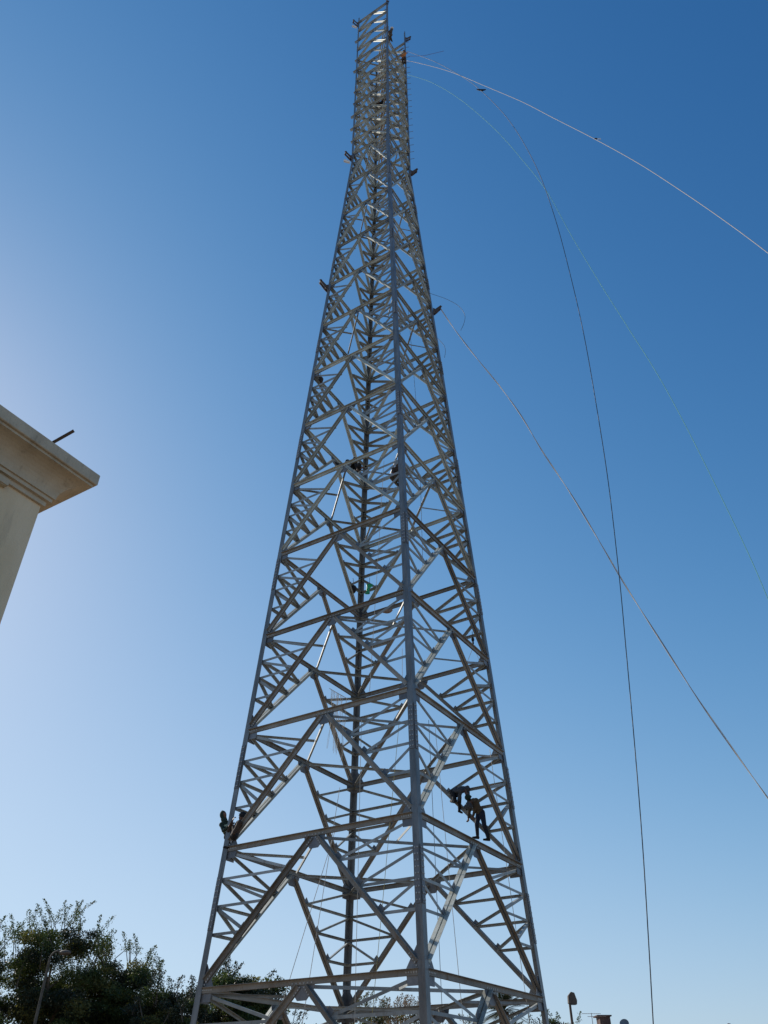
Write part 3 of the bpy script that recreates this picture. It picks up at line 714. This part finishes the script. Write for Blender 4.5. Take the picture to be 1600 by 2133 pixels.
# ------------------------------------------------------------------ trees
def leaf_cloud(mb, pts, rnd, lsize, dirs=None, droop=.0):
    for i, p in enumerate(pts):
        d = V((rnd.gauss(0, 1), rnd.gauss(0, 1), rnd.gauss(0, .8)))
        if dirs: d = d*.6+dirs[i]
        d.normalize(); u = d.orthogonal(); u.rotate(Quaternion(d, rnd.uniform(0, 6.3))); u.normalize()
        L = lsize*rnd.uniform(.6, 1.3); w_ = L*rnd.uniform(.22, .36)
        mb.add([p, p+d*L*.5+u*w_, p+d*L, p+d*L*.5-u*w_], [(0, 1, 2, 3)])
TREE_N, TREE_L = 6.0, .56
def tree(label, base, height, radius, seed, mats=('leaf', 'leaf_dk'), shoots=14, n=9000, lsize=.16, name='broadleaf_tree', trunk_h=.28, group='trees behind the tower', flat=.75, dens=1., gap=.30):
    n = int(n*TREE_N); lsize *= TREE_L; shoots = int(shoots*(1.0 if dens == 1 else 1))
    rnd = random.Random(seed); root = empty(name, base, label, 'tree', group)
    T = MB(); tops = []
    th = height*trunk_h; fork = base+V((rnd.uniform(-.3, .3), rnd.uniform(-.3, .3), th))
    T.tube([base-V((0, 0, .2)), base.lerp(fork, .5)+V((rnd.uniform(-.12, .12), rnd.uniform(-.12, .12), 0)), fork], [height*.034, height*.027, height*.022], 9)
    clumps = []; cen = base+V((0, 0, height*(.55)))
    nl = 9
    for k in range(nl):
        a = 2*math.pi*k/nl+rnd.uniform(-.3, .3); el = rnd.uniform(.15, 1.3)
        tip = cen+V((math.cos(a)*math.cos(el)*radius*.8, math.sin(a)*math.cos(el)*radius*.8, math.sin(el)*height*.40-height*.06))
        md = fork.lerp(tip, .5)+V((rnd.uniform(-.3, .3), rnd.uniform(-.3, .3), rnd.uniform(0, .4)))
        q = spline([fork, md, tip], 4); T.tube(q, [height*.014*(1-.8*i/len(q)) for i in range(len(q))], 6)
        for b in range(7):
            f = rnd.uniform(.35, 1); s0 = q[int(f*(len(q)-1))]
            d = V((rnd.gauss(0, 1), rnd.gauss(0, 1), rnd.gauss(.3, .7))).normalized(); L = radius*rnd.uniform(.2, .5)
            t2 = s0+d*L; T.tube([s0, s0.lerp(t2, .5)+V((0, 0, .08)), t2], [height*.005, height*.0035, .012], 5); clumps.append((t2, rnd.uniform(.45, 1.)))
            clumps.append((s0.lerp(t2, .5), rnd.uniform(.4, .8)))
    # fill the lower crown
    for k in range(int(80*dens)):
        a = rnd.uniform(0, 6.3); r = radius*math.sqrt(rnd.random())*.92; z = rnd.uniform(.22, .86)
        lim = math.sqrt(max(0, 1-((z-.5)/.52)**2)); clumps.append((base+V((math.cos(a)*r*lim, math.sin(a)*r*lim, z*height)), rnd.uniform(.5, 1.05)))
    sh = []
    for k in range(shoots):
        a = rnd.uniform(0, 6.3); r = radius*math.sqrt(rnd.random())*.95
        zt_ = height*(.60+.34*math.sqrt(max(0, 1-(r/radius)**2))); s0 = base+V((math.cos(a)*r, math.sin(a)*r, zt_))
        L = rnd.uniform(.4, 1.15)*height/9; d = V((math.cos(a)*.1+rnd.gauss(0, .38), math.sin(a)*.1+rnd.gauss(0, .38), 1)).normalized(); bend = V((rnd.gauss(0, .16), rnd.gauss(0, .16), 0))*L
        q = [s0-d*.5, s0, s0+d*L*.5+bend*.25, s0+d*L+bend]; T.tube(q, [.02, .015, .010, .004], 5); sh.append((s0, d, L, bend))
    T.build('trunk', M['bark'], root)
    tot = sum(c[1]**2 for c in clumps); mbs = [MB(), MB(), MB()]
    rs = radius*.30
    for (c, s) in clumps:
        cnt = int(n*s*s/tot); mi = rnd.choice((0, 0, 1, 1, 2))
        e1_ = V((rnd.uniform(.7, 1.3), rnd.uniform(.7, 1.3), rnd.uniform(.5, .9)))
        pts = []
        for i in range(cnt):
            v = V((rnd.gauss(0, 1), rnd.gauss(0, 1), rnd.gauss(0, 1))); v.normalize(); v *= rs*s*(rnd.random()**.5)
            pts.append(c+V((v.x*e1_.x, v.y*e1_.y, v.z*e1_.z*flat+0)))
        leaf_cloud(mbs[mi], pts, rnd, lsize)
    for (s0, d, L, bend) in sh:
        pts = []; ds = []
        for i in range(int(150*L)):
            f = rnd.random(); pts.append(s0+d*(L*f)+bend*f*f+V((rnd.gauss(0, .09), rnd.gauss(0, .09), 0))*(1.25-f)*1.2); ds.append(d*.8)
        leaf_cloud(mbs[0], pts, rnd, lsize*.8, ds)
    mbs[0].build('crown', M[mats[0]], root); o = mbs[1].build('crown', M[mats[1]], root); mbs[2].build('crown', M['leaf_warm'], root)
    return root
def gp(az, dist): a = math.radians(az); return V((EYE.x+math.sin(a)*dist, EYE.y+math.cos(a)*dist, 0))
tree('dark feathery tree at the left edge, cut by the frame', gp(-25.2, 40), 8.4, 2.7, 11, shoots=24, n=15000)
tree('tallest feathery tree at the lower left, wispy shoots on top', gp(-19.9, 41), 9.0, 2.5, 12, shoots=40, n=17000)
tree('feathery tree right of the tallest one, sloping down toward the left-hand leg', gp(-16.2, 42), 7.9, 2.6, 13, shoots=44, n=18000)
tree('low dark bush tree touching the left-hand leg of the tower', gp(-12.6, 39), 6.3, 2.0, 14, ('leaf_dk', 'leaf'), shoots=24, n=13000)
tree('dense rounded dark tree behind the lowest left panels of the tower', gp(-8.8, 44), 7.6, 2.6, 15, ('leaf_dk', 'leaf'), shoots=12, n=17000, lsize=.2)
tree('lower dark green tree between the rounded tree and the far leg', gp(-5.8, 47), 5.9, 1.9, 16, ('leaf_dk', 'leaf'), shoots=12, n=9000, lsize=.2)
tree('sparse olive shrub with upright stalks behind the far leg', gp(-.9, 52), 7.0, 2.0, 17, ('leaf_ol', 'leaf'), shoots=42, n=4200, lsize=.17, name='shrub_tree', dens=.5)
tree('brownish seed-headed shrub left of the near leg', gp(1.9, 50), 6.6, 1.9, 18, ('leaf_dry', 'leaf_ol'), shoots=46, n=4200, lsize=.15, name='shrub_tree', dens=.5)
tree('low olive and brown thicket right of the near leg, under the palm', gp(5.2, 46), 5.4, 2.0, 19, ('leaf_ol', 'leaf_dk'), shoots=12, n=9000, lsize=.17)
tree('dark low tree beside the palm, behind the lowest right beam', gp(8.6, 49), 5.9, 2.0, 20, ('leaf_dk', 'leaf_ol'), shoots=10, n=9000, lsize=.18)
# small tufted tree right of the tower
tree('small tufted light green tree just right of the tower', gp(11.0, 62), 7.2, 2.0, 21, ('leaf', 'leaf_dk'), shoots=6, n=8000, lsize=.2, dens=.6)
# palm
def palm(label, base, height, seed):
    rnd = random.Random(seed); root = empty('palm_tree', base, label, 'tree')
    T = MB(); pts = [base-V((0, 0, .2)), base+V((.1, 0, height*.4)), base+V((.05, 0, height*.72))]
    q = spline(pts, 14); T.tube(q, [.24+.035*(i % 2) for i in range(len(q))], 10); T.build('trunk', M['bark'], root)
    top = q[-1]
    for k in range(34):
        a = 2*math.pi*k/34*5+rnd.uniform(-.2, .2); el = rnd.uniform(-.25, 1.35); L = rnd.uniform(1.1, 1.6)
        d = V((math.cos(a)*math.cos(el), math.sin(a)*math.cos(el), math.sin(el)))
        st = [top+d*(L*t)-Z1*(.38*L*t*t) for t in (0, .25, .5, .75, 1)]
        m = MB(); m.tube(st, [.022, .018, .014, .01, .005], 5); sp_ = spline(st, 5)
        for i in range(4, len(sp_)-1):
            tg = (sp_[i+1]-sp_[i]).normalized(); sd_ = tg.cross(Z1)
            if sd_.length < .05: sd_ = V((1, 0, 0))
            sd_.normalize()
            for s in (-1, 1):
                ll = .48*math.sin(math.pi*min(.92, (i+2)/len(sp_)))+.12; tip = sp_[i]+(sd_*s*.8+tg*.6-Z1*.15).normalized()*ll
                m.add([sp_[i]-tg*.02, sp_[i]+tg*.02, tip], [(0, 1, 2)])
        m.build('frond', M['leaf_dk'] if k % 3 else M['leaf_ol'], root)
palm('short fan-headed palm behind the lowest right beam of the tower', gp(7.7, 45), 7.6, 4)
palm_o = None

# ------------------------------------------------------------------ lamps and far things
def pole_lamp(label, base, height, lean, head, seed):
    root = empty('street_lamp', base, label, 'street lamp', 'street lamps'); t = MB()
    top = base+V((0, 0, height)); t.tube([base, base+V((0, 0, height*.5)), top], [.07, .06, .045], 8)
    if lean:
        q = spline([top, top+V((.06, 0, .14)), top+V((.2, 0, .22)), top+V((.36, 0, .2))], 5); t.tube(q, .035, 7)
    t.build('pole', M['wood'] if lean else M['rust_dark'], root)
    h = MB(); c = top+V((.10, 0, .16)) if not lean else top+V((.5, 0, .17))
    if lean: h.ball(c, .17, 12, 8, None, (1.3, .8, .5)); h.build('lamp_head', M['lampcase'], root, True)
    else:
        pr = [(-.16, -.17), (.15, -.2), (.17, -.08), (.10, .17), (-.02, .2), (-.14, .08)]
        h.plate([c+V((x, -.1, z)) for x, z in pr], Y1, .2); h.build('lamp_head', M['lampcase'], root)
        g = MB(); g.box(c+V((-.0, 0, -.2)), X1, Y1, Z1, .12, .075, .012); g.build('lens', M['glass'], root)
a = atd(1187, 2090, 35); pole_lamp('slim dark street lamp with a boxy brown head, right of the tower', V((a.x, a.y, 0)), a.z, False, 1, 1)
a = atd(104, 1996, 34); pole_lamp('thin grey lamp post curving over at its top in front of the left trees', V((a.x, a.y, 0)), a.z, True, 1, 2)
a = atd(1514, 2133, 60); pole_lamp('tip of a dark lamp just showing above the bottom edge at the far right', V((a.x, a.y, 0)), a.z-.33, False, 1, 3)
# distant house with its roof clutter
a = atd(1258, 2133, 75); H0 = a.z-.15
hb = V((a.x, a.y, 0)); hs2 = empty('house', hb, 'far flat-roofed pale house with a reddish stair block, low at the right', 'house')
m = MB(); m.box(hb+V((0, 3, (H0-.3)/2)), X1, Y1, Z1, 4.2, 3.5, (H0-.3)/2); m.build('wall', M['pinkwall'], hs2)
m = MB(); m.box(hb+V((0, -.55, H0-.27)), X1, Y1, Z1, 4.3, .08, .25); m.build('parapet', M['pinkwall'], hs2)
P = atd(1266, 2133, 75)
m = MB(); m.box(V((P.x, P.y+1.2, H0+.2)), X1, Y1, Z1, .42, .6, .5); m.box(V((P.x-.05, P.y+1.2, H0+.74)), X1, Y1, Z1, .58, .75, .045); m.build('stair_block', M['brick'], hs2)
for x in (1222, 1240, 1290):
    P = atd(x, 2133, 75)
    g = MB(); g.box(V((P.x, hb.y-.49, 3.2)), X1, Y1, Z1, .6, .03, .6); f = g.build('window', M['glass'], hs2)
for x, y, kx in ((1235, 2110, 1), (1246, 2116, 2)):
    P = atd(x, 2133, 74.6); tp = atd(x, y, 74.6); an = empty('aerial', V((P.x, P.y, H0-.3)), 'thin %s aerial on the far house roof' % ('taller left' if kx == 1 else 'shorter right'), 'aerial')
    m = MB(); m.tube([V((P.x, P.y, H0-.3)), V((P.x, P.y, tp.z))], .022, 6); m.build('mast', M['rust_dark'], an)
    m = MB(); c = V((P.x, P.y, tp.z-.05)); m.tube([c-X1*.75, c+X1*.75], .014, 5)
    for q in range(-4, 5): m.tube([c+X1*.16*q-Y1*.22-Z1*.04, c+X1*.16*q+Y1*.22+Z1*.04], .010, 4)
    m.build('elements', M['rust_dark'], an)
P = atd(1301, 2133, 74.5); ds = empty('satellite_dish', V((P.x, P.y, H0-.3)), 'grey satellite dish on a roof right of the far house', 'dish')
m = MB(); nrm = V((-.35, -.8, .5)).normalized(); u = nrm.orthogonal().normalized(); v = nrm.cross(u); n = 20; vs = [V(P)]
for j in range(1, 5):
    for i in range(n): rr = .36*j/4; vs.append(V(P)+(u*math.cos(2*math.pi*i/n)+v*math.sin(2*math.pi*i/n))*rr+nrm*(rr*rr*.45))
fs = [(0, 1+i, 1+(i+1) % n) for i in range(n)]+[(1+j*n+i, 1+(j+1)*n+i, 1+(j+1)*n+(i+1) % n, 1+j*n+(i+1) % n) for j in range(3) for i in range(n)]
m.add(vs, fs); m.build('reflector', M['plate'], ds, True)
m = MB(); m.tube([V((P.x, P.y+.1, H0-1.)), V(P)-nrm*.03], .04, 7); m.build('mount', M['rust_dark'], ds)
P2 = atd(1303, 2133, 76); m = MB(); m.box(V((P2.x+.6, P2.y+2, (H0-.9)/2)), X1, Y1, Z1, 1.9, 2.0, (H0-.9)/2)
tag(m.build('outbuilding', M['pinkwall']), 'low pale block under the satellite dish beside the far house', 'building')
# low wall round the plot, beyond the tower
wl = MB(); wl.box(V((0, 19, .9)), X1, Y1, Z1, 40, .1, .9); wl.box(V((0, 19, 1.84)), X1, Y1, Z1, 40.1, .16, .05)
tag(wl.build('boundary_wall', M['pinkwall']), 'low pale wall along the back of the plot behind the tower', 'wall')
print('objects', len(bpy.data.objects), 'verts', sum(len(m.vertices) for m in bpy.data.meshes))
